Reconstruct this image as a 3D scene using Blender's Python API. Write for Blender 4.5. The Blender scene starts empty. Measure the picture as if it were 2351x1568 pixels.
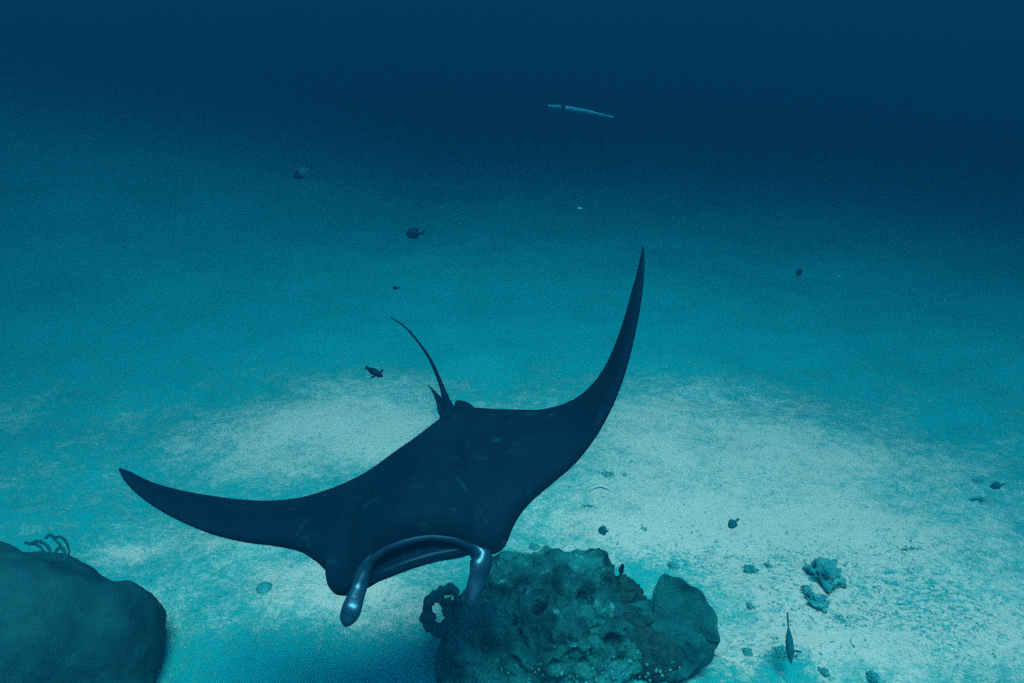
import bpy, bmesh, math, random
import numpy as np
from mathutils import Vector, Matrix, noise, Quaternion

random.seed(7)
R = math.radians
scene = bpy.context.scene
C = scene.collection

# ------------------------------------------------------------------ camera, world, sun, exposure
CAM_Z, PITCH, FPX = 4.0, R(28.5), 1567.0          # FPX: focal length for a picture 2351 wide
cam_d = bpy.data.cameras.new('camera')
cam_d.sensor_width = 36; cam_d.lens = 36 * FPX / 2351
cam_d.clip_start = .05; cam_d.clip_end = 600
cam = bpy.data.objects.new('camera', cam_d); C.objects.link(cam)
cam.location = (0, 0, CAM_Z); cam.rotation_euler = (math.pi / 2 - PITCH, 0, 0)
scene.camera = cam

SUN_EL, SUN_AZ = 78.0, 148.0      # degrees; azimuth from +Y (away from the camera) towards +X
world = bpy.data.worlds.new('World'); scene.world = world; world.use_nodes = True
wn = world.node_tree
sky = wn.nodes.new('ShaderNodeTexSky'); sky.sky_type = 'NISHITA'; sky.sun_disc = False
sky.sun_elevation = R(SUN_EL); sky.sun_rotation = R(SUN_AZ)
bg = wn.nodes['Background']; bg.inputs['Strength'].default_value = .15
wn.links.new(sky.outputs[0], bg.inputs['Color'])
sun_d = bpy.data.lights.new('sun', 'SUN'); sun_d.energy = 3.7; sun_d.angle = R(24); sun_d.color = (1, .93, .84)
sun = bpy.data.objects.new('sun', sun_d); C.objects.link(sun)
sdir = Vector((math.cos(R(SUN_EL)) * math.sin(R(SUN_AZ)), math.cos(R(SUN_EL)) * math.cos(R(SUN_AZ)), math.sin(R(SUN_EL))))
sun.rotation_euler = sdir.to_track_quat('Z', 'Y').to_euler(); sun.location = (2, 2, 20)
scene.view_settings.view_transform = 'Standard'; scene.view_settings.look = 'None'
scene.view_settings.gamma = 1; scene.view_settings.use_curve_mapping = False
scene.view_settings.exposure = 2.13
scene.cycles.use_denoising = False
scene.cycles.volume_bounces = 3
scene.cycles.max_bounces = 6
scene.cycles.sample_clamp_indirect = 4

cp, sp = math.cos(PITCH), math.sin(PITCH)
FWD, UP, RIGHT = Vector((0, cp, -sp)), Vector((0, sp, cp)), Vector((1, 0, 0))

def P(u, v, d):                       # the place seen at (u, v), d metres into the scene
    return Vector((0, 0, CAM_Z)) + d * (FWD + RIGHT * ((u - 1175.5) / FPX) + UP * ((784 - v) / FPX))
def PZ(u, v, z):                      # ... at height z
    r = FWD + RIGHT * ((u - 1175.5) / FPX) + UP * ((784 - v) / FPX)
    return Vector((0, 0, CAM_Z)) + r * ((z - CAM_Z) / r.z)
def camdir(a, b, c):                  # direction: right, up, away
    return (RIGHT * a + UP * b + FWD * c).normalized()

def sstep(a, b, x):
    t = min(1, max(0, (x - a) / (b - a))); return t * t * (3 - 2 * t)

def fbm(p, o=4):
    s = 0; a = 1; t = 0
    for i in range(o):
        s += a * noise.noise(p); t += a; a *= .5; p = p * 2.03 + Vector((3.1, 1.7, .9))
    return s / t

def sea_h(x, y):                      # height of the sea bed
    h = -.045 * max(0, y - 5) - .045 * max(0, min(y, 60) - 9.5)                                    # falls away from the camera
    h -= .035 * max(0, x) * sstep(4, 12, y)                      # ... and to the right
    lft = max(0, -x - 2.2)
    h += min(4.2, .2 * lft) * sstep(7, 16, y) * .9              # a bank rising far on the left
    r = 1 / (1 + max(0, y - 14) * .05)
    h += .11 * noise.noise(Vector((x * .35, y * .5, 5.0))) * r
    if -13 < x < 13 and y < 16:
        h += .050 * noise.noise(Vector((x * 1.7, y * 2.2, 1.0)))
        h += .012 * fbm(Vector((x * 5, y * 6, 2.0)), 2)
    return h

def on_bed(u, v):
    z = 0
    for i in range(12):
        p = PZ(u, v, z); z = sea_h(p.x, p.y)
    return Vector((p.x, p.y, z))

# ------------------------------------------------------------------ materials
def mat(name):
    m = bpy.data.materials.new(name); m.use_nodes = True
    n = m.node_tree; b = n.nodes['Principled BSDF']
    return m, n, b
def nd(n, t, **kw):
    x = n.nodes.new(t)
    for k, v in kw.items():
        if k in x.inputs.keys(): x.inputs[k].default_value = v
        else: setattr(x, k, v)
    return x

def coat_mat(name, c1, c2, scale=8, rough=.8, bump=.3, bscale=60, c3=None, spec=.06, lo=.38, hi=.62, thr3=(.62, .7), bdist=.02):
    m, n, b = mat(name); L = n.links.new
    tc = nd(n, 'ShaderNodeTexCoord')
    nz = nd(n, 'ShaderNodeTexNoise', Scale=scale, Detail=6.0, Roughness=.65)
    L(tc.outputs['Object'], nz.inputs['Vector'])
    cr = nd(n, 'ShaderNodeValToRGB'); e = cr.color_ramp.elements
    e[0].position = lo; e[0].color = (*c1, 1); e[1].position = hi; e[1].color = (*c2, 1)
    L(nz.outputs['Fac'], cr.inputs['Fac']); out = cr.outputs['Color']
    if c3:
        n3 = nd(n, 'ShaderNodeTexNoise', Scale=scale * 4.3, Detail=3.0)
        L(tc.outputs['Object'], n3.inputs['Vector'])
        r3 = nd(n, 'ShaderNodeValToRGB'); r3.color_ramp.elements[0].position = thr3[0]; r3.color_ramp.elements[1].position = thr3[1]
        L(n3.outputs['Fac'], r3.inputs['Fac'])
        mx = nd(n, 'ShaderNodeMix', data_type='RGBA'); mx.inputs[7].default_value = (*c3, 1)
        L(r3.outputs['Color'], mx.inputs[0]); L(out, mx.inputs[6]); out = mx.outputs[2]
    L(out, b.inputs['Base Color'])
    b.inputs['Roughness'].default_value = rough; b.inputs['Specular IOR Level'].default_value = spec; b.inputs['Specular Tint'].default_value = (.25, .7, 1, 1)
    nb = nd(n, 'ShaderNodeTexNoise', Scale=bscale, Detail=4.0)
    L(tc.outputs['Object'], nb.inputs['Vector'])
    bp = nd(n, 'ShaderNodeBump', Strength=bump, Distance=bdist); L(nb.outputs['Fac'], bp.inputs['Height']); L(bp.outputs[0], b.inputs['Normal'])
    return m

M_skin = coat_mat('manta_skin', (.0003, .006, .013), (.0006, .010, .019), 3.5, .7, .12, 90, c3=(.001, .030, .036), spec=.03, thr3=(.62, .78), bdist=.003)
M_finskin = coat_mat('manta_fin_skin', (.0004, .009, .016), (.001, .022, .034), 9, .27, .22, 30, spec=.5, bdist=.006)
M_finskin.node_tree.nodes['Principled BSDF'].inputs['Specular Tint'].default_value = (.22, .75, 1, 1)
M_lip = coat_mat('manta_lip_skin', (.0004, .010, .020), (.0008, .016, .03), 6, .45, .3, 50, spec=.2, bdist=.003)
M_fish = coat_mat('dark_fish_skin', (.001, .010, .02), (.002, .025, .045), 30, .6, .1, 200)
M_fishpale = coat_mat('pale_fish_skin', (.004, .05, .06), (.01, .09, .10), 30, .5, .1, 200)
M_fishgreen = coat_mat('green_fish_skin', (.003, .10, .12), (.008, .16, .17), 30, .5, .1, 200)
M_silver = coat_mat('silver_fish_skin', (.05, .30, .32), (.08, .4, .42), 12, .35, .1, 80)
M_cornet = coat_mat('pale_long_fish_skin', (.2, .7, .7), (.3, .8, .8), 12, .5, .1, 80)
M_eye = coat_mat('eye_black', (.001, .006, .01), (.002, .012, .02), 10, .4, 0, 50)
M_coral = coat_mat('encrusted_coral', (.006, .045, .05), (.02, .26, .23), 3.2, .9, .9, 38, c3=(.06, .40, .34), lo=.36, hi=.66, thr3=(.63, .74), bdist=.03)
M_boulder = coat_mat('boulder_coral', (.005, .062, .07), (.010, .10, .095), 2.2, .9, .5, 70, c3=(.008, .085, .085), lo=.40, hi=.60, bdist=.02)
M_bush = coat_mat('bush_coral', (.006, .045, .045), (.015, .09, .075), 14, .9, .9, 90, c3=(.04, .16, .12))
M_leaf = coat_mat('leaf_coral', (.005, .08, .085), (.012, .15, .14), 5, .85, .6, 50)
M_feather = coat_mat('feather_star', (.006, .085, .095), (.012, .13, .14), 12, .9, .3, 90)
M_rub = coat_mat('rubble_dark', (.010, .27, .26), (.10, .46, .42), 9, .9, .9, 50, c3=(.3, .5, .42), bdist=.02)
M_rubpale = coat_mat('rubble_pale', (.45, .47, .40), (.68, .64, .55), 9, .9, .6, 60)
M_algae = coat_mat('algae_turf', (.02, .34, .32), (.06, .48, .44), 30, .95, .3, 80)
M_shell = coat_mat('shell_white', (.7, .72, .66), (.85, .85, .8), 20, .5, .3, 80)

def sand_material():
    m, n, b = mat('reef_sand'); L = n.links.new
    tc = nd(n, 'ShaderNodeTexCoord'); at = nd(n, 'ShaderNodeAttribute', attribute_name='film_shade')
    def nz(scale, det, sx=1, sy=1, rot=0, rough=.6):
        mp = nd(n, 'ShaderNodeMapping'); mp.inputs['Scale'].default_value = (sx, sy, 1); mp.inputs['Rotation'].default_value = (0, 0, rot)
        L(tc.outputs['Object'], mp.inputs['Vector'])
        x = nd(n, 'ShaderNodeTexNoise', Scale=scale, Detail=det, Roughness=rough); L(mp.outputs[0], x.inputs['Vector']); return x.outputs['Fac']
    def ma(op, a, bb):
        x = nd(n, 'ShaderNodeMath', operation=op)
        for i, v in enumerate((a, bb)):
            if isinstance(v, (int, float)): x.inputs[i].default_value = v
            else: L(v, x.inputs[i])
        return x.outputs[0]
    big = nz(1.6, 5, 1, 1.4, .35, .62)
    mid = nz(7.5, 6, 1, 1.5, -.5, .7)
    clump = nz(21, 4, 1, 1.7, .6, .6)
    rub = nd(n, 'ShaderNodeAttribute', attribute_name='rubbly').outputs['Fac']
    fine = nz(55, 5, 1, 1, 0, .8)
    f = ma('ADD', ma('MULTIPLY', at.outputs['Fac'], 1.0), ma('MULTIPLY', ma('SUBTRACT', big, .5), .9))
    f = ma('ADD', f, ma('MULTIPLY', ma('SUBTRACT', mid, .5), 1.3))
    f = ma('ADD', f, ma('MULTIPLY', ma('SUBTRACT', clump, .47), ma('ADD', ma('MULTIPLY', rub, 2.2), .55)))
    f = ma('ADD', f, ma('MULTIPLY', ma('SUBTRACT', fine, .5), 1.9))
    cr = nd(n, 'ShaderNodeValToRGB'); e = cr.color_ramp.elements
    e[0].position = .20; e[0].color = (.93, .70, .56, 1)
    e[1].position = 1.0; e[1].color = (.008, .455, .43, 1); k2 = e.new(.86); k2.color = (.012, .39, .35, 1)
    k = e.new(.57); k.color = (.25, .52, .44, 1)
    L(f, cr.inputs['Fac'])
    # broken shell grit: small dark and pale flecks
    sp_ = nz(26, 2, 1, 1.3, .9, .5)
    fl = nd(n, 'ShaderNodeValToRGB'); fl.color_ramp.elements[0].position = .63; fl.color_ramp.elements[1].position = .73
    L(ma('ADD', sp_, ma('MULTIPLY', rub, .07)), fl.inputs['Fac'])
    mx = nd(n, 'ShaderNodeMix', data_type='RGBA'); mx.inputs[7].default_value = (.01, .30, .28, 1)
    L(ma('MULTIPLY', fl.outputs['Color'], .75), mx.inputs[0]); L(cr.outputs['Color'], mx.inputs[6])
    # light sand tone variation
    tone = nz(.8, 4, 1, 1, 1.2)
    hs = nd(n, 'ShaderNodeHueSaturation'); L(ma('ADD', ma('MULTIPLY', tone, .5), .75), hs.inputs['Value']); L(mx.outputs[2], hs.inputs['Color'])
    L(hs.outputs[0], b.inputs['Base Color'])
    b.inputs['Roughness'].default_value = .95; b.inputs['Specular IOR Level'].default_value = .023
    bp = nd(n, 'ShaderNodeBump', Strength=.8, Distance=.02)
    L(ma('ADD', ma('MULTIPLY', mid, 1.6), ma('MULTIPLY', fine, .5)), bp.inputs['Height']); L(bp.outputs[0], b.inputs['Normal'])
    return m

# ------------------------------------------------------------------ helpers for objects
def tag(o, label=None, cat=None, group=None, kind=None):
    if label: o['label'] = label
    if cat: o['category'] = cat
    if group: o['group'] = group
    if kind: o['kind'] = kind
    return o
def mesh_obj(name, verts, faces, material, parent=None, origin=None, smooth=True):
    me = bpy.data.meshes.new(name)
    o0 = origin if origin is not None else (Vector((0, 0, 0)) if parent is None else parent.location)
    me.from_pydata([(v[0] - o0[0], v[1] - o0[1], v[2] - o0[2]) for v in verts], [], faces)
    if smooth: me.polygons.foreach_set('use_smooth', [True] * len(me.polygons))
    me.materials.append(material); me.update()
    o = bpy.data.objects.new(name, me); C.objects.link(o)
    if parent is not None: o.parent = parent
    else: o.location = o0
    return o
def empty(name, loc, label, cat, group=None):
    o = bpy.data.objects.new(name, None); C.objects.link(o); o.location = loc; o.empty_display_size = .1
    return tag(o, label, cat, group)

def catmull(pts, n):                  # pts: list of equal-length tuples; n samples
    a = np.array(pts, float); m = len(a)
    ext = np.vstack([2 * a[0] - a[1], a, 2 * a[-1] - a[-2]]); out = []
    for i in range(n):
        t = i / (n - 1) * (m - 1); k = min(int(t), m - 2); f = t - k
        p0, p1, p2, p3 = ext[k], ext[k + 1], ext[k + 2], ext[k + 3]
        out.append(.5 * ((2 * p1) + (p2 - p0) * f + (2 * p0 - 5 * p1 + 4 * p2 - p3) * f * f + (3 * p1 - p0 - 3 * p2 + p3) * f ** 3))
    return np.array(out).tolist()

def loft(rings, cap=True):
    n = len(rings[0]); vs = [v for r in rings for v in r]; fs = []
    for i in range(len(rings) - 1):
        for j in range(n):
            k = (j + 1) % n; fs.append((i * n + j, i * n + k, (i + 1) * n + k, (i + 1) * n + j))
    if cap:
        fs.append(tuple(range(n))[::-1]); fs.append(tuple((len(rings) - 1) * n + j for j in range(n)))
    return vs, fs

def tube(path, radii, seg=8, flat=1.0, upv=None, fn=None):
    rings = []; N = len(path)
    for i in range(N):
        t = (path[min(i + 1, N - 1)] - path[max(i - 1, 0)]).normalized()
        ref = upv if upv is not None else Vector((.13, .21, .97))
        a = t.cross(ref).normalized(); b = a.cross(t).normalized()
        ring = []
        for j in range(seg):
            th = 2 * math.pi * j / seg
            q = fn(i / (N - 1), th) if fn else 1
            ring.append(path[i] + (a * math.cos(th) + b * math.sin(th) * flat) * radii[i] * q)
        rings.append(ring)
    return loft(rings)

def merge(parts):
    vs, fs = [], []
    for v, f in parts:
        o = len(vs); vs += list(v); fs += [tuple(i + o for i in q) for q in f]
    return vs, fs

# ------------------------------------------------------------------ sea bed
def axis(lo, hi, step, far, g=1.16):
    a = list(np.arange(lo, hi + 1e-6, step)); s = step
    while a[-1] < far: s *= g; a.append(a[-1] + s)
    s = step
    while a[0] > -far: s *= g; a.insert(0, a[0] - s)
    return a
FILM_SHADE = [  # (u, v, ru, rv, amount): cleaner sand (negative) and algae film and painted shadow tint (positive), as seen on the bed
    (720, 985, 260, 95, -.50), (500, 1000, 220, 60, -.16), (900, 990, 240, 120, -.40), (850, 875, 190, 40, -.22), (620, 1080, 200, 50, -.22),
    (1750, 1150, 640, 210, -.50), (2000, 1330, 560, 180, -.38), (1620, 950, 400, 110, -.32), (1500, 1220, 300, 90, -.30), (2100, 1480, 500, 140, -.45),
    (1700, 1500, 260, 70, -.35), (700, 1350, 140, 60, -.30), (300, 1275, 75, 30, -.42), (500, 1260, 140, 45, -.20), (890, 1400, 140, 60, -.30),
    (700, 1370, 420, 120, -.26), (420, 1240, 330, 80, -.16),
    (760, 1550, 460, 75, .36), (1800, 1535, 70, 45, .6), (1100, 1560, 200, 60, .3),  # teal painted into the sand where the ray and slender fish cast shadow
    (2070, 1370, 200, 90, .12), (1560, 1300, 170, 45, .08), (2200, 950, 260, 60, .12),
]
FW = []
for u, v, ru, rv, a in FILM_SHADE:
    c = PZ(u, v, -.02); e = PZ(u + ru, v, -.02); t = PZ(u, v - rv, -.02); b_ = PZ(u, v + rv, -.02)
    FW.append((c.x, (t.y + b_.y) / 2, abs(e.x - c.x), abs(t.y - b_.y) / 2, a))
def film_shade(x, y):
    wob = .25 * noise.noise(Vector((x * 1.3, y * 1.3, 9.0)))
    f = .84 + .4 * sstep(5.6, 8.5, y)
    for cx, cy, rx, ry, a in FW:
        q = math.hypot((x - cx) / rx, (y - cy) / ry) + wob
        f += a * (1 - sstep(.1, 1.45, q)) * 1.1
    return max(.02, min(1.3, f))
xs = axis(-7, 7, .05, 230); ys = axis(1.2, 12, .05, 230)
ys = [y for y in ys if y > -40]
verts = [(x, y, sea_h(x, y)) for y in ys for x in xs]
nx = len(xs)
faces = [(j * nx + i, j * nx + i + 1, (j + 1) * nx + i + 1, (j + 1) * nx + i) for j in range(len(ys) - 1) for i in range(nx - 1)]
bed = mesh_obj('sea_bed', verts, faces, sand_material())
tag(bed, kind='structure')
at = bed.data.attributes.new('film_shade', 'FLOAT', 'POINT')
at.data.foreach_set('value', [film_shade(v[0], v[1]) if abs(v[0]) < 16 and v[1] < 30 else 1.24 for v in verts])

BL = [(2070, 1360, 200, 80, 1.0), (2200, 1430, 140, 70, .8), (1900, 1390, 140, 70, .8), (1600, 1280, 160, 45, .6), (1740, 1500, 110, 50, .7), (1560, 1550, 140, 40, .7), (1850, 1290, 220, 50, .5), (560, 1400, 250, 60, .15), (2150, 1250, 180, 30, .4)]
BLc = []
for u, v, ru, rv, w in BL:
    c = PZ(u, v, 0); e = PZ(u + ru, v, 0); t = PZ(u, v - rv, 0); b_ = PZ(u, v + rv, 0); BLc.append((c.x, c.y, e.x - c.x, (t.y - b_.y) / 2, w))
def rubbly(x, y):
    return min(1, sum(w * math.exp(-(((x - cx) / rx) ** 2 + ((y - cy) / ry) ** 2)) for cx, cy, rx, ry, w in BLc))
at = bed.data.attributes.new('rubbly', 'FLOAT', 'POINT')
at.data.foreach_set('value', [rubbly(v[0], v[1]) if abs(v[0]) < 9 and v[1] < 12 else 0 for v in verts])

# ------------------------------------------------------------------ the water itself
def water_volume():
    x0, x1, y0, y1 = xs[0] - 3, xs[-1] + 3, ys[0] - 3, ys[-1] + 3
    z0, z1 = min(v[2] for v in verts) - 1, 4.6
    vs = [(x, y, z) for z in (z0, z1) for y in (y0, y1) for x in (x0, x1)]
    fs = [(0, 2, 3, 1), (4, 5, 7, 6), (0, 1, 5, 4), (2, 6, 7, 3), (0, 4, 6, 2), (1, 3, 7, 5)]
    m = bpy.data.materials.new('sea_water'); m.use_nodes = True; n = m.node_tree
    n.nodes.remove(n.nodes['Principled BSDF'])
    v = n.nodes.new('ShaderNodeVolumePrincipled')
    v.inputs['Density'].default_value = .5
    v.inputs['Color'].default_value = (.0005, .0098, .0198, 1)
    v.inputs['Absorption Color'].default_value = (.145, .390, .448, 1)
    v.inputs['Anisotropy'].default_value = .2
    n.links.new(v.outputs[0], n.nodes['Material Output'].inputs['Volume'])
    o = mesh_obj('haze', vs, fs, m, smooth=False)
    tag(o, kind='stuff'); return o
water_volume()

# ------------------------------------------------------------------ manta ray
def build_manta():
    origin = P(960, 1120, 3.2)
    root = empty('manta_ray', origin, 'black manta ray gliding over the sand with one wing raised high', 'manta ray')
    # u, v, depth of the leading edge | u, v, depth of the lower jaw | u, v, depth of the trailing edge | thickness | mouth
    S = [
     (273,1076,3.36, None, (275,1074,3.37), .006,0), (286,1101,3.32, None, (300,1083,3.40), .014,0),
     (315,1131,3.26, None, (348,1106,3.45), .022,0), (360,1163,3.19, None, (410,1124,3.50), .030,0),
     (420,1195,3.13, None, (480,1137,3.54), .037,0), (490,1222,3.07, None, (550,1146,3.57), .044,0),
     (560,1238,3.02, None, (618,1149,3.59), .052,0), (630,1246,2.98, None, (682,1143,3.60), .062,0),
     (682,1257,2.94, None, (745,1126,3.61), .075,0), (714,1276,2.90, None, (805,1102,3.62), .090,0),
     (738,1298,2.86, None, (850,1077,3.62), .104,0), (751,1318,2.83, None, (885,1052,3.62), .116,0),
     (753,1343,2.81, None, (915,1030,3.62), .124,0), (768,1360,2.80, None, (940,1013,3.62), .130,0),
     (797,1358,2.80, None, (958,1000,3.62), .134,0), (822,1332,2.81, (826,1346,2.79), (972,990,3.62), .138,.35),
     (846,1301,2.81, (854,1334,2.80), (985,980,3.62), .142,.9), (882,1271,2.82, (889,1321,2.81), (996,971,3.62), .146,1),
     (932,1247,2.83, (936,1303,2.82), (1006,963,3.62), .150,1), (985,1236,2.85, (990,1288,2.84), (1015,955,3.62), .152,1),
     (1035,1240,2.86, (1037,1277,2.86), (1024,948,3.62), .150,1), (1064,1252,2.87, (1066,1271,2.87), (1032,943,3.62), .146,.7),
     (1092,1266,2.88, None, (1040,939,3.62), .140,.0), (1128,1267,2.88, None, (1050,936,3.62), .134,0),
     (1151,1257,2.89, None, (1064,935,3.62), .128,0), (1163,1237,2.91, None, (1085,935,3.62), .120,0),
     (1176,1204,2.94, None, (1112,937,3.62), .110,0), (1196,1171,2.97, None, (1147,939,3.61), .098,0),
     (1223,1142,3.00, None, (1188,940,3.60), .085,0), (1265,1106,3.04, None, (1238,940,3.59), .070,0),
     (1315,1062,3.08, None, (1288,929,3.58), .058,0), (1360,1005,3.10, None, (1332,907,3.55), .048,0),
     (1395,943,3.11, None, (1366,874,3.51), .041,0), (1420,884,3.12, None, (1392,834,3.47), .036,0),
     (1441,818,3.13, None, (1413,787,3.42), .031,0), (1457,750,3.14, None, (1432,732,3.38), .026,0),
     (1469,688,3.16, None, (1449,672,3.34), .021,0), (1476,625,3.18, None, (1465,615,3.30), .014,0),
     (1478,566,3.20, None, (1477,566,3.23), .005,0)]
    rows = []
    for u, v, d, jaw, T, th, m in S:
        j = jaw or (u, v + .5, d)
        rows.append((u, v, d, *j, *T, th, m))
    NS = 230
    A = catmull(rows, NS); ring_pts = []
    U = [P(*a[0:3]) for a in A]; J = [P(*a[3:6]) for a in A]; T = [P(*a[6:9]) for a in A]
    mid = [(U[i] + T[i]) / 2 for i in range(NS)]
    nrm = []
    for i in range(NS):
        lo, hi = max(0, i - 5), min(NS - 1, i + 5)
        s_ = mid[hi] - mid[lo]; c = U[i] - T[i]
        nrm.append(c.cross(s_).normalized())
    sm = []
    for i in range(NS):
        v = Vector((0, 0, 0))
        for k in range(max(0, i - 7), min(NS, i + 8)): v += nrm[k]
        sm.append(v.normalized())
    nf = lambda x: 10 * (.2969 * math.sqrt(max(0, x)) - .126 * x - .3516 * x * x + .2843 * x ** 3 - .1036 * x ** 4)
    ND = 26; us = [.5 - .5 * math.cos(math.pi * k / (ND - 1)) for k in range(ND)]
    for i in range(NS):
        th, m = max(.003, A[i][9]), min(1, max(0, A[i][10])); n = sm[i]; u_, j_, t_ = U[i], J[i], T[i]
        rng = []
        f = i / (NS - 1)
        spine = math.exp(-((f - .515) / .045) ** 2) * .003                 # low ridge along the back
        for uu in us:
            w = nf(1 - uu) * th
            w += spine * math.sin(math.pi * uu) ** .8
            w += m * .020 * math.exp(-((uu - .955) / .030) ** 2)            # thick upper lip
            w -= m * .012 * math.exp(-((uu - .87) / .045) ** 2)
            rng.append(t_.lerp(u_, uu) + n * w)
        back = (t_ - u_).normalized(); gap = (u_ - j_).length
        for k in range(1, 10):
            q = k / 10
            dep = .16 * m * math.sin(math.pi * min(1, q * 1.25)) ** .6 if q < .8 else 0
            p = u_.lerp(j_, q) + back * dep
            if q >= .6: p = p - back * (.035 * m * math.sin(math.pi * (q - .6) / .4))
            rng.append(p)
        for uu in reversed(us[1:]):
            w = nf(1 - uu) * th * (.8 - .25 * m)
            rng.append(t_.lerp(j_, uu) - n * w)
        ring_pts.append(rng)
    body = loft(ring_pts)
    # whip tail with pelvic fin and stub at its base, part of the same body
    tp = catmull([(1046, 985, 3.50, .050), (1030, 940, 3.60, .034), (1022, 912, 3.64, .019), (1010, 876, 3.68, .0115), (988, 826, 3.74, .0085), (958, 782, 3.81, .0065), (930, 751, 3.88, .005), (897, 728, 3.95, .003)], 40)
    tail = tube([P(*a[:3]) for a in tp], [a[3] for a in tp], 10)
    pf = catmull([(1046, 990, 3.50, .055), (1022, 945, 3.60, .042), (1008, 918, 3.63, .024), (995, 898, 3.65, .011), (983, 884, 3.67, .003)], 18)
    pelvic = tube([P(*a[:3]) for a in pf], [a[3] for a in pf], 10, flat=.45)
    pf = catmull([(1050, 990, 3.54, .045), (1040, 950, 3.60, .030), (1032, 932, 3.62, .018), (1026, 914, 3.64, .004)], 14)
    pelvic2 = tube([P(*a[:3]) for a in pf], [a[3] for a in pf], 10, flat=.45)
    vs, fs = merge([body, tail, pelvic, pelvic2])
    b = mesh_obj('body', vs, fs, M_skin, root)
    # small dorsal fin leaning over the tail base
    rings = []
    for k, (u0, v0, h) in enumerate([(1042, 940, .015), (1046, 940, .048), (1056, 941, .052), (1070, 942, .046), (1084, 943, .028), (1100, 946, .006)]):
        base = P(u0, v0, 3.60); up = camdir(0, 1, .2); sd = camdir(.2, 0, 1)
        rings.append([base - up * .03 + sd * .012, base - up * .03 - sd * .012, base + up * (h * .6) - sd * .008, base + up * h, base + up * (h * .6) + sd * .008])
    mesh_obj('dorsal_fin', *loft(rings), M_skin, root)
    # rolled cephalic fins
    def ceph(rows, ang0, tw):
        a = catmull(rows, 44)
        groove = lambda s, th: 1 + .07 * math.sin(3 * th + 9 * s) + .04 * math.sin(14 * s + th) - .34 * math.exp(-((((th - ang0 - tw * s) + math.pi) % (2 * math.pi) - math.pi) / .34) ** 2)
        v, f = tube([P(x[0], x[1], x[2]) for x in a], [max(.004, x[3] * x[2] / FPX / 2 * .9) for x in a], 32, flat=.5, upv=-FWD, fn=groove)
        o = mesh_obj('cephalic_fin', v, f, M_finskin, root); return o
    ceph([(880, 1264, 2.825, 12), (862, 1277, 2.815, 20), (848, 1292, 2.805, 30), (838, 1310, 2.80, 40), (831, 1328, 2.79, 46), (824, 1350, 2.77, 43), (816, 1372, 2.74, 45), (808, 1396, 2.71, 50), (801, 1416, 2.70, 46), (796, 1430, 2.69, 32), (793, 1439, 2.69, 8)], 2.5, 1.9)
    ceph([(1048, 1240, 2.865, 10), (1066, 1247, 2.868, 18), (1082, 1256, 2.875, 30), (1096, 1268, 2.878, 46), (1103, 1280, 2.87, 58), (1102, 1298, 2.85, 57), (1096, 1326, 2.83, 50), (1089, 1352, 2.81, 44), (1083, 1378, 2.79, 34), (1079, 1394, 2.78, 22), (1077, 1405, 2.78, 6)], 1.2, -2.0)
    def lip(nm, rows, flat, m):
        a = catmull(rows, 50)
        mesh_obj(nm, *tube([P(x[0], x[1], x[2]) for x in a], [max(.002, x[3] * x[2] / FPX / 2) for x in a], 14, flat=flat, upv=-FWD), m, root)
    lip('upper_lip', [(838, 1308, 2.80, 20), (856, 1284, 2.81, 20), (884, 1263, 2.82, 19), (932, 1244, 2.83, 18), (985, 1234, 2.85, 17), (1035, 1238, 2.86, 17), (1066, 1248, 2.87, 19), (1088, 1262, 2.88, 20)], .8, M_lip)
    lip('lower_lip', [(856, 1331, 2.81, 8), (878, 1316, 2.82, 16), (932, 1294, 2.83, 18), (985, 1277, 2.85, 17), (1030, 1267, 2.87, 14), (1058, 1263, 2.88, 6)], .8, M_lip)
    for u, v, d in ((762, 1336, 2.81), (1152, 1247, 2.90)):
        bm = bmesh.new(); bmesh.ops.create_icosphere(bm, subdivisions=3, radius=.020)
        c = P(u, v, d) - root.location
        for w in bm.verts: w.co = w.co + c
        me = bpy.data.meshes.new('eye'); bm.to_mesh(me); bm.free(); me.materials.append(M_eye)
        me.polygons.foreach_set('use_smooth', [True] * len(me.polygons))
        e = bpy.data.objects.new('eye', me); C.objects.link(e); e.parent = root
build_manta()

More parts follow.
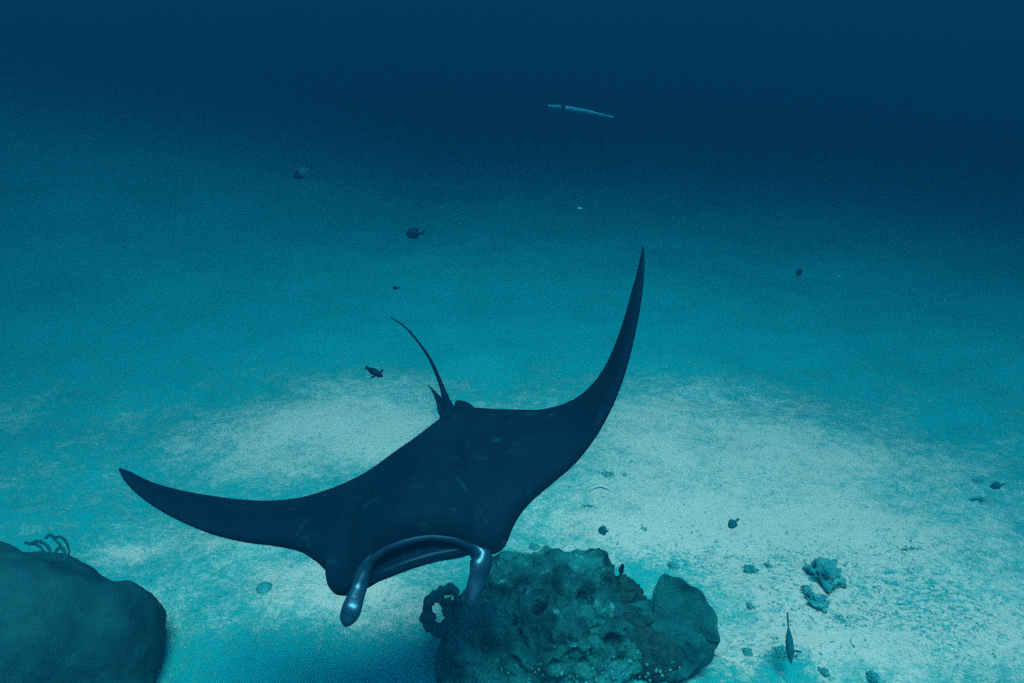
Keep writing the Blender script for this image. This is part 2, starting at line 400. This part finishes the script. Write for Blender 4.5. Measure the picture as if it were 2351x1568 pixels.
# ------------------------------------------------------------------ fish
def fish(name, label, cat, pos, L_, head, up, mtl, hr=.5, wr=.18, tail_len=.2, tail_h=.38, peduncle=.12, tail_m=None, fins=True, head_m=None, group=None, fork=.5):
    """head: direction the fish faces; up: its back; L_: body length without the tail fin"""
    head = head.normalized(); side = head.cross(up).normalized(); up = side.cross(head).normalized()
    root = empty(name, pos, label, cat, group)
    prof = [(0, .03), (.04, .28), (.12, .58), (.25, .88), (.42, 1), (.58, .93), (.74, .66), (.88, .34), (1, 0)]
    n = 20; rings = []
    for i in range(n + 1):
        t = i / n; a = np.interp(t, [p[0] for p in prof], [p[1] for p in prof])
        h = hr * L_ / 2 * a; 
        if t > .6: h = max(h, peduncle * L_ / 2)
        w = wr * L_ / 2 * max(.04, math.sin(math.pi * min(1, t * .93 + .05)) ** .7)
        c = pos + head * (L_ * (.5 - t))
        rings.append([c + up * (h * math.cos(2 * math.pi * j / 14)) + side * (w * math.sin(2 * math.pi * j / 14)) for j in range(14)])
    mesh_obj('body', *loft(rings), mtl, root)
    def plate(nm, outline, m):
        th = .006 * L_ + .0015
        vs = [pos + head * (L_ * a) + up * (L_ * b_) + side * s for s in (th, -th) for a, b_ in outline]
        k = len(outline)
        fs = [tuple(range(k)), tuple(range(2 * k - 1, k - 1, -1))] + [(i, (i + 1) % k, (i + 1) % k + k, i + k) for i in range(k)]
        return mesh_obj(nm, vs, fs, m, root, smooth=False)
    pd = peduncle / 2
    plate('tail_fin', [(-.47, pd), (-.5 - tail_len, tail_h / 2), (-.5 - tail_len * (1 - fork), 0), (-.5 - tail_len, -tail_h / 2), (-.47, -pd)], tail_m or mtl)
    if fins:
        h2 = hr / 2
        plate('dorsal_fin', [(.22, h2 * .82), (.08, h2 * 1.14), (-.12, h2 * 1.16), (-.3, h2 * .85), (-.36, h2 * .45), (-.2, h2 * .6), (.1, h2 * .85)], mtl)
        plate('anal_fin', [(.02, -h2 * .9), (-.12, -h2 * 1.13), (-.28, -h2 * .9), (-.36, -h2 * .45), (-.2, -h2 * .6)], mtl)
    if head_m:
        rr = []
        for i in range(9):
            t = i / 8 * .42; a = np.interp(t, [p[0] for p in prof], [p[1] for p in prof]) * 1.04
            h = hr * L_ / 2 * a; w = wr * L_ / 2 * max(.04, math.sin(math.pi * min(1, t * .93 + .05)) ** .7) * 1.06; c = pos + head * (L_ * (.505 - t))
            rr.append([c + up * (h * math.cos(2 * math.pi * j / 14)) + side * (w * math.sin(2 * math.pi * j / 14)) for j in range(14)])
        mesh_obj('head', *loft(rr), head_m, root)
    bm = bmesh.new(); bmesh.ops.create_icosphere(bm, subdivisions=1, radius=.022 * L_ + .001)
    for w in bm.verts: w.co = w.co + head * (L_ * .36) + up * (L_ * hr * .12) + side * 0
    for v in list(bm.verts): v.co += side * (wr * L_ * .26)
    me = bpy.data.meshes.new('eye'); bm.to_mesh(me); bm.free(); me.materials.append(M_eye)
    e = bpy.data.objects.new('eye', me); C.objects.link(e); e.parent = root
    return root
px = lambda n, d: n * d / FPX
fish('reef_fish', 'dark oval surgeonfish with a forked tail swimming left above the far sand', 'fish', P(949, 536, 5.0), px(36, 5), camdir(-1, -.02, .1), camdir(0, 1, -.1), M_fish, .66, .2, .28, .44, .14)
fish('reef_fish', 'hazy fish with dark head, pale body and dark tail high in the blue water', 'fish', P(692, 397, 6.2), px(44, 6.2), camdir(-.86, -.42, .1), camdir(-.4, .85, 0), M_fishpale, .52, .2, .2, .22, .1, tail_m=M_fish, head_m=M_fish, fork=.0)
fish('reef_fish', 'blue wrasse with spread side fins nosing down over bright sand left of the tail', 'fish', P(861, 855, 5.2), px(42, 5.2), camdir(.84, -.5, .2), camdir(.3, .9, -.3), M_fish, .36, .3, .10, .22, .2, fork=.1)
fish('reef_fish', 'round dark fish seen side on over pale sand just behind the coral head', 'fish', P(1384, 1218, 5.0), px(23, 5), camdir(-.95, .1, .2), camdir(.1, 1, 0), M_fishgreen, .86, .22, .10, .3, .2)
fish('reef_fish', 'round teal fish with upturned tail alone over the bright open sand', 'fish', P(1682, 1203, 5.0), px(25, 5), camdir(-.75, -.62, 0), camdir(-.55, .8, 0), M_fishgreen, .80, .22, .26, .26, .16, fork=.15)
fish('reef_fish', 'small dark fish hovering upright just above the bushy coral', 'fish', P(1427, 1307, 4.6), px(28, 4.6), camdir(.22, 1, -.1), camdir(-1, .2, 0), M_fish, .40, .2, .14, .25, .15)
lf = fish('reef_fish', 'long slender fish pointing down with thread-like tail, low over the sand at lower right', 'fish', P(1813, 1480, 4.3), px(76, 4.3), camdir(-.04, -1, -.3), camdir(.25, .1, -1), M_fishgreen, .24, .235, .42, .05, .05, fins=False)
fish('reef_fish', 'faint far dark fish in the blue haze at right', 'fish', P(1835, 625, 7.0), px(20, 7), camdir(.55, .8, .2), camdir(-.8, .55, 0), M_fish, .6, .22, .2, .3, .15)
fish('reef_fish', 'tiny dim fish low over the far sand, left of the raised wing', 'fish', P(908, 661, 7.4), px(15, 7.4), camdir(-1, 0, .2), camdir(0, 1, 0), M_fish, .5, .22, .2, .3, .15)
fish('reef_fish', 'tiny pale fish glinting in dark water above the raised wing tip', 'fish', P(1330, 478, 6.0), px(11, 6), camdir(-1, .05, .2), camdir(0, 1, 0), M_silver, .45, .22, .2, .3, .15)
fish('reef_fish', 'tiny pale fish speck to the right of the faint far dark fish', 'fish', P(1925, 635, 6.5), px(8, 6.5), camdir(-1, .05, .2), camdir(0, 1, 0), M_silver, .5, .22, .2, .3, .15)
fish('reef_fish', 'hazy rounded dark fish hugging the sand near the right edge', 'fish', P(2287, 1115, 5.8), px(26, 5.8), camdir(-.95, -.25, .2), camdir(-.2, 1, 0), M_fishgreen, .62, .3, .3, .14, .15)
# extra fins of two of them
def fin_blade(parent, a, b, w, m, name='pectoral_fin', nrm=FWD):
    d = (b - a); s = d.cross(nrm).normalized() * w; t = nrm * .002
    pts = [a - s * .4, a + d * .6 - s, b - s * .5, b + s * .3, a + d * .55 + s * .8, a + s * .4]
    vs = [p + t for p in pts] + [p - t for p in pts]; k = len(pts)
    fs = [tuple(range(k)), tuple(range(2 * k - 1, k - 1, -1))] + [(i, (i + 1) % k, (i + 1) % k + k, i + k) for i in range(k)]
    mesh_obj(name, vs, fs, m, parent, smooth=False)
fin_blade(lf, P(1818, 1493, 4.28), P(1842, 1497, 4.30), .008, M_fishgreen)
wr_ = [o for o in C.objects if o.name == 'reef_fish.002'][0]
fin_blade(wr_, P(872, 858, 5.2), P(879, 847, 5.15), .012, M_fish)
fin_blade(wr_, P(862, 862, 5.2), P(852, 868, 5.25), .010, M_fish)

# long pale fish far off
def pipe_fish():
    d = 14
    a = catmull([(1258, 243, d), (1300, 249, d), (1350, 257, d), (1410, 270, d)], 30)
    pts = [P(*x) for x in a]
    root = empty('cornetfish', pts[15], 'long thin pale fish with one dark band, far off in the dark blue water', 'fish')
    def rad(i): return (.4 + .6 * math.sin(math.pi * min(1, (i + 1) / 26))) * .052
    def seg(nm, i0, i1, m, k=1):
        mesh_obj(nm, *tube(pts[i0:i1 + 1], [rad(i) * k for i in range(i0, i1 + 1)], 8), m, root)
    seg('body', 0, 29, M_cornet)
    seg('band', 7, 9, M_fish, 1.5)
pipe_fish()

# ------------------------------------------------------------------ coral heads
def lumps(name, label, cat, parts, m, voxel=.03, amp=.05, fr=3.5, amp2=.02, fr2=13, pits=(), seed=0, ridge=0, parent=None):
    """parts: (centre, radii); merged into one skin, then roughened"""
    bm = bmesh.new()
    for c, r in parts:
        bmesh.ops.create_icosphere(bm, subdivisions=4, radius=1, matrix=Matrix.Translation(c) @ Matrix.Diagonal((*r, 1)))
    me = bpy.data.meshes.new('tmp'); bm.to_mesh(me); bm.free()
    o = bpy.data.objects.new('tmp', me); C.objects.link(o)
    md = o.modifiers.new('r', 'REMESH'); md.mode = 'VOXEL'; md.voxel_size = voxel
    sm = o.modifiers.new('s', 'SMOOTH'); sm.iterations = 6
    bpy.context.view_layer.update()
    me2 = bpy.data.meshes.new_from_object(o.evaluated_get(bpy.context.evaluated_depsgraph_get()))
    bpy.data.objects.remove(o)
    if pits:
        from mathutils.bvhtree import BVHTree
        bv = BVHTree.FromPolygons([v.co for v in me2.vertices], [p.vertices for p in me2.polygons]); e0 = Vector((0, 0, CAM_Z)); pp = []
        for u, v, r, dep in pits:
            hit = bv.ray_cast(e0, (P(u, v, 1) - e0).normalized())[0]
            if hit: pp.append((hit, r, dep))
        pits = pp
    nrm = [v.normal.copy() for v in me2.vertices]; sv = Vector((seed * 3.3, seed * 1.7, seed))
    for i, v in enumerate(me2.vertices):
        p = v.co.copy()
        d = amp * fbm(p * fr + sv, 3)
        if amp2: d += amp2 * fbm(p * fr2 + sv, 3)
        if ridge: d -= ridge * abs(noise.noise(p * 7 + sv))
        for c, r, dep in pits:
            q = (p - c).length / r
            if q < 1.6: d += -dep * math.exp(-(q * 1.5) ** 4) + dep * .28 * math.exp(-((q - 1.0) / .22) ** 2)
        v.co = p + nrm[i] * d
    c0 = sum((c for c, r in parts), Vector()) / len(parts); c0.z = 0
    for v in me2.vertices: v.co -= c0
    me2.materials.clear(); me2.materials.append(m); me2.name = name
    me2.polygons.foreach_set('use_smooth', [True] * len(me2.polygons))
    ob = bpy.data.objects.new(name, me2); C.objects.link(ob); ob.location = c0
    if label: tag(ob, label, cat)
    return ob
V = Vector
pit = lambda u, v, z, r, d: (PZ(u, v, z), r, d)
lumps('coral_bommie', 'big lumpy pitted coral head at bottom centre, half in the ray\'s shade', 'coral', [
    (PZ(1290, 1375, .18), V((.38, .36, .30))), (PZ(1190, 1370, .15), V((.30, .32, .27))), (PZ(1240, 1470, .15), V((.42, .34, .34))),
    (PZ(1110, 1480, .12), V((.30, .34, .33))), (PZ(1355, 1335, .18), V((.17, .22, .24))), (PZ(1375, 1450, .12), V((.24, .26, .30))),
    (PZ(1075, 1410, .26), V((.14, .16, .17))), (PZ(1340, 1530, .05), V((.30, .26, .24))), (PZ(1150, 1580, .0), V((.42, .3, .25))),
    (PZ(1310, 1460, .36), V((.16, .16, .14))), (PZ(1420, 1500, .08), V((.17, .2, .18)))], M_coral, .018, .11, 3.4, .07, 14,
    pits=[(1235, 1398, .065, .13), (1172, 1422, .050, .10), (1190, 1450, .032, .07), (1310, 1385, .12, .11), (1345, 1365, .07, .09), (1285, 1360, .045, .06), (1408, 1478, .075, .12), (1376, 1505, .06, .1),
          (1372, 1440, .028, .06), (1318, 1498, .022, .06), (1350, 1530, .06, .05), (1425, 1510, .05, .09), (1440, 1490, .03, .06), (1120, 1480, .07, .08), (1180, 1520, .06, .06), (1270, 1530, .05, .06), (1385, 1345, .04, .06), (1145, 1360, .05, .05)], seed=1, ridge=.05)
lumps('bushy_coral', 'dark bushy coral between the pitted coral head and the round leaf coral', 'coral', [
    (PZ(1430, 1385, .20), V((.13, .15, .20))), (PZ(1468, 1425, .14), V((.12, .14, .16))), (PZ(1400, 1365, .22), V((.08, .1, .16)))], M_bush, .014, .05, 9, .05, 26, seed=4)
lumps('rock', 'dark rough rock holding up the round leaf coral', 'rock', [
    (PZ(1500, 1495, .06), V((.26, .22, .17))), (PZ(1560, 1490, .04), V((.16, .16, .13))), (PZ(1450, 1450, .1), V((.16, .2, .2)))], M_bush, .02, .05, 6, .03, 18, seed=6)
lumps('coral_boulder', 'large smooth dark boulder coral in the bottom left corner', 'coral', [
    (PZ(30, 1500, .40), V((.60, .60, .58))), (PZ(225, 1500, .30), V((.34, .42, .42))), (PZ(262, 1455, .28), V((.27, .33, .33))), (PZ(-160, 1440, .35), V((.6, .6, .55))), (PZ(130, 1610, .15), V((.55, .4, .4)))],
    M_boulder, .028, .07, 2.2, .016, 14, seed=9)

def leaf_coral():
    c = P(1528, 1424, 4.42)
    root = empty('leaf_coral', c, 'broad round leaf coral with fluted face and scalloped rim', 'coral')
    n = camdir(-.28, .30, -1); a = n.cross(Vector((0, 0, 1))).normalized() * -1; b = n.cross(a).normalized()
    if b.z < 0: b = -b
    if a.x < 0: a = -a
    def plate(nm, cu, cv, cd, rad, th0, th1, m, cup=.25, seed=0., nr=24, nt=150, prof=None):
        np_r = (lambda t: np.interp(math.degrees(t) % 360, [p[0] for p in prof], [p[1] * cd / FPX for p in prof])) if prof else None
        cc = P(cu, cv, cd); vs = []; fs = []
        for side in (0, 1):
            for i in range(nr + 1):
                for j in range(nt + 1):
                    t = th0 + (th1 - th0) * j / nt; s = i / nr
                    rr = (np_r(t) if prof else rad) * (1 + .035 * abs(math.sin(8.5 * t + seed)) + .03 * noise.noise(V((t * 7, seed, 0)))) * s; rr = float(rr)
                    h = cup * rr * s + .0035 * math.sin(15 * t + 3 * noise.noise(V((t * 2, s * 2, seed)))) * s + .09 * noise.noise(V((math.cos(t) * s * 2.2, math.sin(t) * s * 2.2, seed + 2))) * s
                    h -= side * (.03 * (1 - s) + .012)
                    vs.append(cc + a * (rr * math.cos(t)) + b * (rr * math.sin(t)) + n * h)
        w = nt + 1; off = (nr + 1) * w
        for i in range(nr):
            for j in range(nt):
                q = (i * w + j, i * w + j + 1, (i + 1) * w + j + 1, (i + 1) * w + j)
                fs.append(q); fs.append(tuple(x + off for x in reversed(q)))
        for j in range(nt):
            fs.append((nr * w + j, nr * w + j + 1, off + nr * w + j + 1, off + nr * w + j))
        for i in range(nr):
            fs.append((i * w, (i + 1) * w, off + (i + 1) * w, off + i * w)); fs.append((i * w + nt, off + i * w + nt, off + (i + 1) * w + nt, (i + 1) * w + nt))
        return mesh_obj(nm, vs, fs, m, root)
    PR = [(0, 140), (25, 138), (45, 128), (62, 120), (78, 118), (92, 108), (100, 84), (108, 52), (135, 56), (180, 78), (225, 82), (262, 104), (285, 112), (310, 122), (335, 134), (360, 140)]
    plate('frond', 1502, 1434, 4.46, .4, 0, 2 * math.pi, M_leaf, .04, .7, prof=PR)
    plate('frond', 1530, 1462, 4.40, .25, -1.5, .55, M_leaf, .06, 2.1)
leaf_coral()

def feather(name, label, centre, arms, m, r0=.012, pin=.035, cat='feather star'):
    """arms: list of pixel-depth paths; each arm curls and carries side branchlets"""
    root = empty(name, centre, label, cat)
    for path in arms:
        a = catmull(path, 26); pts = [P(*x) for x in a]
        parts = [tube(pts, [r0 * (1 - .75 * i / 25) for i in range(26)], 6)]
        for i in range(2, 25):
            t = (pts[i + 1 if i < 25 else i] - pts[i - 1]).normalized(); s = t.cross(FWD).normalized()
            for sg in (-1, 1):
                for q in (0, .5):
                    base = pts[i].lerp(pts[min(25, i + 1)], q)
                    tip = base + s * (sg * pin * random.uniform(.6, 1.1)) + t * (pin * .5) + FWD * random.uniform(-.4, .4) * pin
                    w = t * .0030
                    k = [base - w, base + w, tip + w * .5, tip - w * .5]
                    parts.append(([p + FWD * .0015 for p in k] + [p - FWD * .0015 for p in k], [(0, 1, 2, 3), (7, 6, 5, 4), (0, 4, 5, 1), (1, 5, 6, 2), (2, 6, 7, 3), (3, 7, 4, 0)]))
        mesh_obj('arm', *merge(parts), m, root)
    return root
kn = [(1046, 1358, .030), (1032, 1352, .036), (1014, 1356, .034), (1000, 1366, .034), (986, 1380, .036), (980, 1398, .034), (978, 1416, .036), (984, 1434, .036), (998, 1444, .034), (1012, 1450, .04), (1018, 1384, .026), (1028, 1404, .034), (1036, 1426, .045), (1048, 1372, .024), (1004, 1372, .028), (992, 1420, .028), (1030, 1380, .024), (1022, 1440, .045), (1044, 1448, .06)]
lumps('soft_coral', 'small dark knobbly ring of soft coral sticking out left of the pitted coral head', 'coral', [(P(u, v, 4.40 + .05 * math.sin(u)), V((r, r * 1.2, r))) for u, v, r in kn], M_feather, .008, .02, 16, .016, 40, seed=14)
D = 4.0
feather('feather_star', 'wispy feather star with curled arms on top of the big dark boulder coral', P(115, 1275, D), [
    [(140, 1290, D), (158, 1272, D), (152, 1245, D), (138, 1232, D), (120, 1236, D)],
    [(150, 1290, D), (145, 1262, D), (128, 1240, D), (116, 1228, D), (104, 1236, D)],
    [(110, 1285, D), (98, 1262, D), (84, 1250, D), (68, 1248, D), (58, 1246, D)],
    [(120, 1285, D), (112, 1258, D), (98, 1246, D), (84, 1243, D), (74, 1246, D)],
    [(126, 1290, D), (128, 1268, D), (136, 1258, D), (146, 1262, D), (150, 1276, D)]], M_feather, .0055, .010)

# ------------------------------------------------------------------ rocks and debris one can tell apart
def rock(name, label, cat, u, v, wpx, hm, m, seed, amp=.35, sub=4, flatten=1.0, sink=.55):
    p = on_bed(u, v); d = (p - V((0, 0, CAM_Z))).dot(FWD); r = wpx * d / FPX / 2 * .85
    bm = bmesh.new(); bmesh.ops.create_icosphere(bm, subdivisions=sub, radius=1)
    sv = V((seed * 7.1, seed * 2.3, seed))
    for w in bm.verts:
        q = w.co.copy(); k = 1 + 1.3 * amp * fbm(q * 1.5 + sv, 5) + amp * .6 * noise.noise(q * 4 + sv) - amp * .5 * abs(noise.noise(q * 7 + sv))
        w.co = V((q.x * r * k, q.y * r * k * flatten, q.z * hm * k + hm * (1 - 2 * sink) * .5))
    me = bpy.data.meshes.new(name); bm.to_mesh(me); bm.free(); me.materials.append(m)
    me.polygons.foreach_set('use_smooth', [True] * len(me.polygons))
    o = bpy.data.objects.new(name, me); C.objects.link(o); o.location = p
    return tag(o, label, cat)
rock('rock', 'jagged teal-crusted rock on the open sand to the right of the leaf coral', 'rock', 1890, 1322, 88, .12, M_rub, 3, .8)
rock('rock', 'crumbly crusted rock just below the jagged teal-crusted rock', 'rock', 1875, 1385, 56, .05, M_rub, 5, .9)
rock('rock', 'low crusted stone left of the jagged teal-crusted rock', 'rock', 1850, 1358, 34, .035, M_rub, 6, .85)
rock('rock', 'small smooth dark stone left of the jagged rock', 'rock', 1725, 1310, 34, .035, M_rub, 8, .85)
rock('rock', 'tiny dark stone beside the small smooth dark stone', 'rock', 1765, 1300, 18, .02, M_rub, 11, .85)
rock('rock', 'small dark pebble below the small smooth dark stone', 'rock', 1722, 1392, 20, .02, M_rub, 12, .85)
rock('rock', 'rounded grey-green stone on the sand left of the ray\'s head', 'rock', 607, 1352, 42, .045, M_rub, 15, .2)
rock('rock', 'small dark lump on the sand right of the boulder coral', 'rock', 512, 1365, 20, .02, M_algae, 16, .6)
rock('rock', 'dark pebble on the sand just above the boulder coral notch', 'rock', 345, 1334, 10, .015, M_algae, 17, .4)
rock('sand_mound', 'pale round sand mound tucked right of the leaf coral', 'mound', 1642, 1482, 74, .07, M_rubpale, 18, .15)
rock('rock', 'small stone on the sand between the ray\'s eye and the coral head', 'rock', 1225, 1257, 26, .02, M_rub, 19, .85)
rock('rock', 'dark stone on the sand at the bottom edge, right of the long slender fish', 'rock', 2005, 1560, 34, .04, M_rub, 22, .85)
rock('rock', 'short dark rubble piece below and right of the long slender fish', 'rock', 1892, 1545, 24, .03, M_rub, 23, .85)
rock('rock', 'dark hollow-looking stone half buried left of the long slender fish', 'rock', 1830 - 25, 1500, 34, .03, M_rub, 24, .85)
rock('rock', 'small dark stone on the sand right of the leaf coral\'s foot', 'rock', 1716, 1498, 26, .025, M_rub, 25, .85)
rock('rock', 'small stone in the pale sand above the leaf coral', 'rock', 1545, 1300, 26, .022, M_rub, 27, .85)

def tuft(name, label, u, v, wpx, hpx, n, seed, m=M_algae, cat='seaweed', size=.012):
    rnd = random.Random(seed); parts = []; c = on_bed(u, v); d = (c - V((0, 0, CAM_Z))).dot(FWD); s = d / FPX
    for i in range(n):
        x = c.x + rnd.gauss(0, .21) * wpx * s; y = c.y + rnd.gauss(0, .2) * hpx * s * 1.6
        z = sea_h(x, y); a = rnd.uniform(0, 6.28); l = size * rnd.uniform(.7, 2.2); w = size * rnd.uniform(.3, .7)
        up = V((rnd.uniform(-1, 1), rnd.uniform(-1, 1), rnd.uniform(.1, .9))).normalized() * l
        sd = V((math.cos(a), math.sin(a), 0)) * w; b0 = V((x, y, z - .004))
        parts.append(([b0 - sd, b0 + sd, b0 + up + sd * .3, b0 + up - sd * .3, b0 + V((sd.y, -sd.x, .4 * l))], [(0, 1, 2, 3), (0, 4, 1), (1, 4, 2), (2, 4, 3), (3, 4, 0)]))
    o = mesh_obj(name, *merge(parts), m, origin=c, smooth=False)
    return tag(o, label, cat)
tuft('seaweed_clump', 'ragged dark seaweed clump on bright sand right of the ray\'s raised wing base', 1395, 1088, 46, 14, 120, 1)
tuft('seaweed_clump', 'small seaweed scrap at the right end of the ragged clump', 1434, 1090, 12, 10, 30, 2)
tuft('seaweed_clump', 'flat seaweed streak on the sand below the white curved shell', 1353, 1163, 40, 9, 70, 3)
tuft('seaweed_clump', 'tiny seaweed tuft right of the round dark fish', 1478, 1215, 20, 10, 45, 4)
tuft('seaweed_clump', 'seaweed streak on the sand near the right edge, left of the hazy rounded fish', 2245, 1105, 34, 10, 50, 6)
tuft('seaweed_clump', 'thin seaweed line on the sand below and left of the hazy rounded fish', 2240, 1148, 36, 7, 90, 7, size=.016)
tuft('seaweed_clump', 'long thin seaweed strand on the sand right of centre above the dark rubble patch', 2090, 1260, 64, 8, 80, 8)
tuft('seaweed_clump', 'dark seaweed tangle under the head of the long slender fish', 1800, 1500, 44, 26, 170, 9, size=.02)
tuft('seaweed_clump', 'seaweed scraps running down from the crumbly crusted rock', 1930, 1420, 46, 30, 90, 10)

def shell():
    parts = []
    a = catmull([(1352, 1128, 0), (1372, 1118, 0), (1388, 1120, 0), (1398, 1126, 0)], 14)
    pts = [on_bed(x[0], x[1]) + V((0, 0, .012)) for x in a]
    o = mesh_obj('curved_shell', *tube(pts, [.003 + .013 * math.sin(math.pi * i / 13) for i in range(14)], 8, flat=.5), M_shell, origin=on_bed(1380, 1123))
    tag(o, 'thin white curved shell fragment on bright sand below the seaweed clump', 'shell')
shell()

# loose rubble on the bed, too many to count
def scatter(name, n, region, m, smin, smax, seed, dens, flat=.6, label=None):
    rnd = random.Random(seed); V_, F_ = [], []
    base = [(1, 0, 0), (-1, 0, 0), (0, 1, 0), (0, -1, 0), (0, 0, 1), (0, 0, -1)]
    bf = [(0, 2, 4), (2, 1, 4), (1, 3, 4), (3, 0, 4), (2, 0, 5), (1, 2, 5), (3, 1, 5), (0, 3, 5)]
    k = 0; tries = 0
    while k < n and tries < n * 12:
        tries += 1
        x = rnd.uniform(region[0], region[1]); y = rnd.uniform(region[2], region[3])
        if rnd.random() > dens(x, y): continue
        s = smin + (smax - smin) * rnd.random() ** 3; z = sea_h(x, y); a = rnd.uniform(0, 6.28); ca, sa = math.cos(a), math.sin(a)
        e = rnd.uniform(.45, 1); o = len(V_)
        for q in base:
            jx = q[0] * s * rnd.uniform(.7, 1.3); jy = q[1] * s * e * rnd.uniform(.7, 1.3); jz = q[2] * s * flat * rnd.uniform(.6, 1.2)
            V_.append((x + jx * ca - jy * sa, y + jx * sa + jy * ca, z + jz + s * flat * .2))
        F_ += [tuple(i + o for i in f) for f in bf]; k += 1
    ob = mesh_obj(name, V_, F_, m, smooth=True); tag(ob, label, None, kind='stuff'); return ob
def inblob(x, y, u, v, ru, rv):
    c = PZ(u, v, 0); e = PZ(u + ru, v, 0); t = PZ(u, v - rv, 0); b_ = PZ(u, v + rv, 0)
    return math.exp(-(((x - c.x) / (e.x - c.x)) ** 2 + ((y - c.y) / ((t.y - b_.y) / 2)) ** 2))
def dens_dark(x, y):
    cl = max(0, fbm(V((x * 2.2, y * 2.8, 7)), 3) * 2.2 + .05)
    g = .015
    for cx, cy, rx, ry, w in BLc: g += w * math.exp(-(((x - cx) / rx) ** 2 + ((y - cy) / ry) ** 2))
    return min(1, g * (.15 + 1.6 * cl))
scatter('rubble', 3400, (-4, 5.5, 2.3, 7.5), M_algae, .004, .015, 3, dens_dark, .5, 'dark algae-covered coral crumbs strewn over the sand')
scatter('shell_grit', 1500, (-4, 5.5, 2.3, 6.5), M_rubpale, .003, .012, 5, lambda x, y: .15 + min(.85, sum(w * math.exp(-(((x - cx) / rx) ** 2 + ((y - cy) / ry) ** 2)) for cx, cy, rx, ry, w in BLc)), .5, 'pale shell grit strewn over the sand')
# pale broken bits at the foot of the coral head
def foot_bits():
    rnd = random.Random(12); pr = []
    for u, v, su, sv, n in ((1225, 1540, 40, 16, 22), (1440, 1545, 60, 18, 60), (1330, 1277, 22, 3, 8)):
        for i in range(n):
            uu, vv = rnd.gauss(u, su), rnd.gauss(v, sv)
            pr.append((uu, vv, rnd.uniform(.006, .02)))
    return pr
bpy.context.view_layer.update()
dg = bpy.context.evaluated_depsgraph_get(); V_, F_ = [], []
for uu, vv, s in foot_bits():
    r = (P(uu, vv, 1) - V((0, 0, CAM_Z))).normalized()
    hit, loc, nr, idx, ob, mt = scene.ray_cast(dg, V((0, 0, CAM_Z)) + r * 3.45, r)
    for _ in range(4):
        if hit and ob.name == 'haze': hit, loc, nr, idx, ob, mt = scene.ray_cast(dg, loc + r * .01, r)
    if not hit: continue
    o = len(V_)
    for q in ((1, 0, 0), (-1, 0, 0), (0, 1, 0), (0, -1, 0), (0, 0, 1), (0, 0, -1)):
        V_.append(loc + V(q) * s * random.uniform(.5, 1.3))
    F_ += [tuple(i + o for i in f) for f in [(0, 2, 4), (2, 1, 4), (1, 3, 4), (3, 0, 4), (2, 0, 5), (1, 2, 5), (3, 1, 5), (0, 3, 5)]]
if V_:
    ob = mesh_obj('coral_chips', V_, F_, M_rub); tag(ob, 'pale broken coral chips lodged on and below the coral head', kind='stuff')

# drifting specks in the water
rnd = random.Random(31); V_, F_ = [], []
for i in range(45):
    p = P(rnd.uniform(-200, 2500), rnd.uniform(-100, 1500), rnd.uniform(1.6, 7)); s = rnd.uniform(.0008, .0022)
    if p.z > 4.3 or p.z < sea_h(p.x, p.y) + .1: continue
    o = len(V_)
    for q in ((1, 0, 0), (-1, 0, 0), (0, 1, 0), (0, -1, 0), (0, 0, 1), (0, 0, -1)): V_.append(p + V(q) * s * rnd.uniform(.5, 1.5))
    F_ += [tuple(i + o for i in f) for f in [(0, 2, 4), (2, 1, 4), (1, 3, 4), (3, 0, 4), (2, 0, 5), (1, 2, 5), (3, 1, 5), (0, 3, 5)]]
ob = mesh_obj('marine_snow', V_, F_, M_fishpale); tag(ob, 'tiny pale specks drifting in the water', kind='stuff')
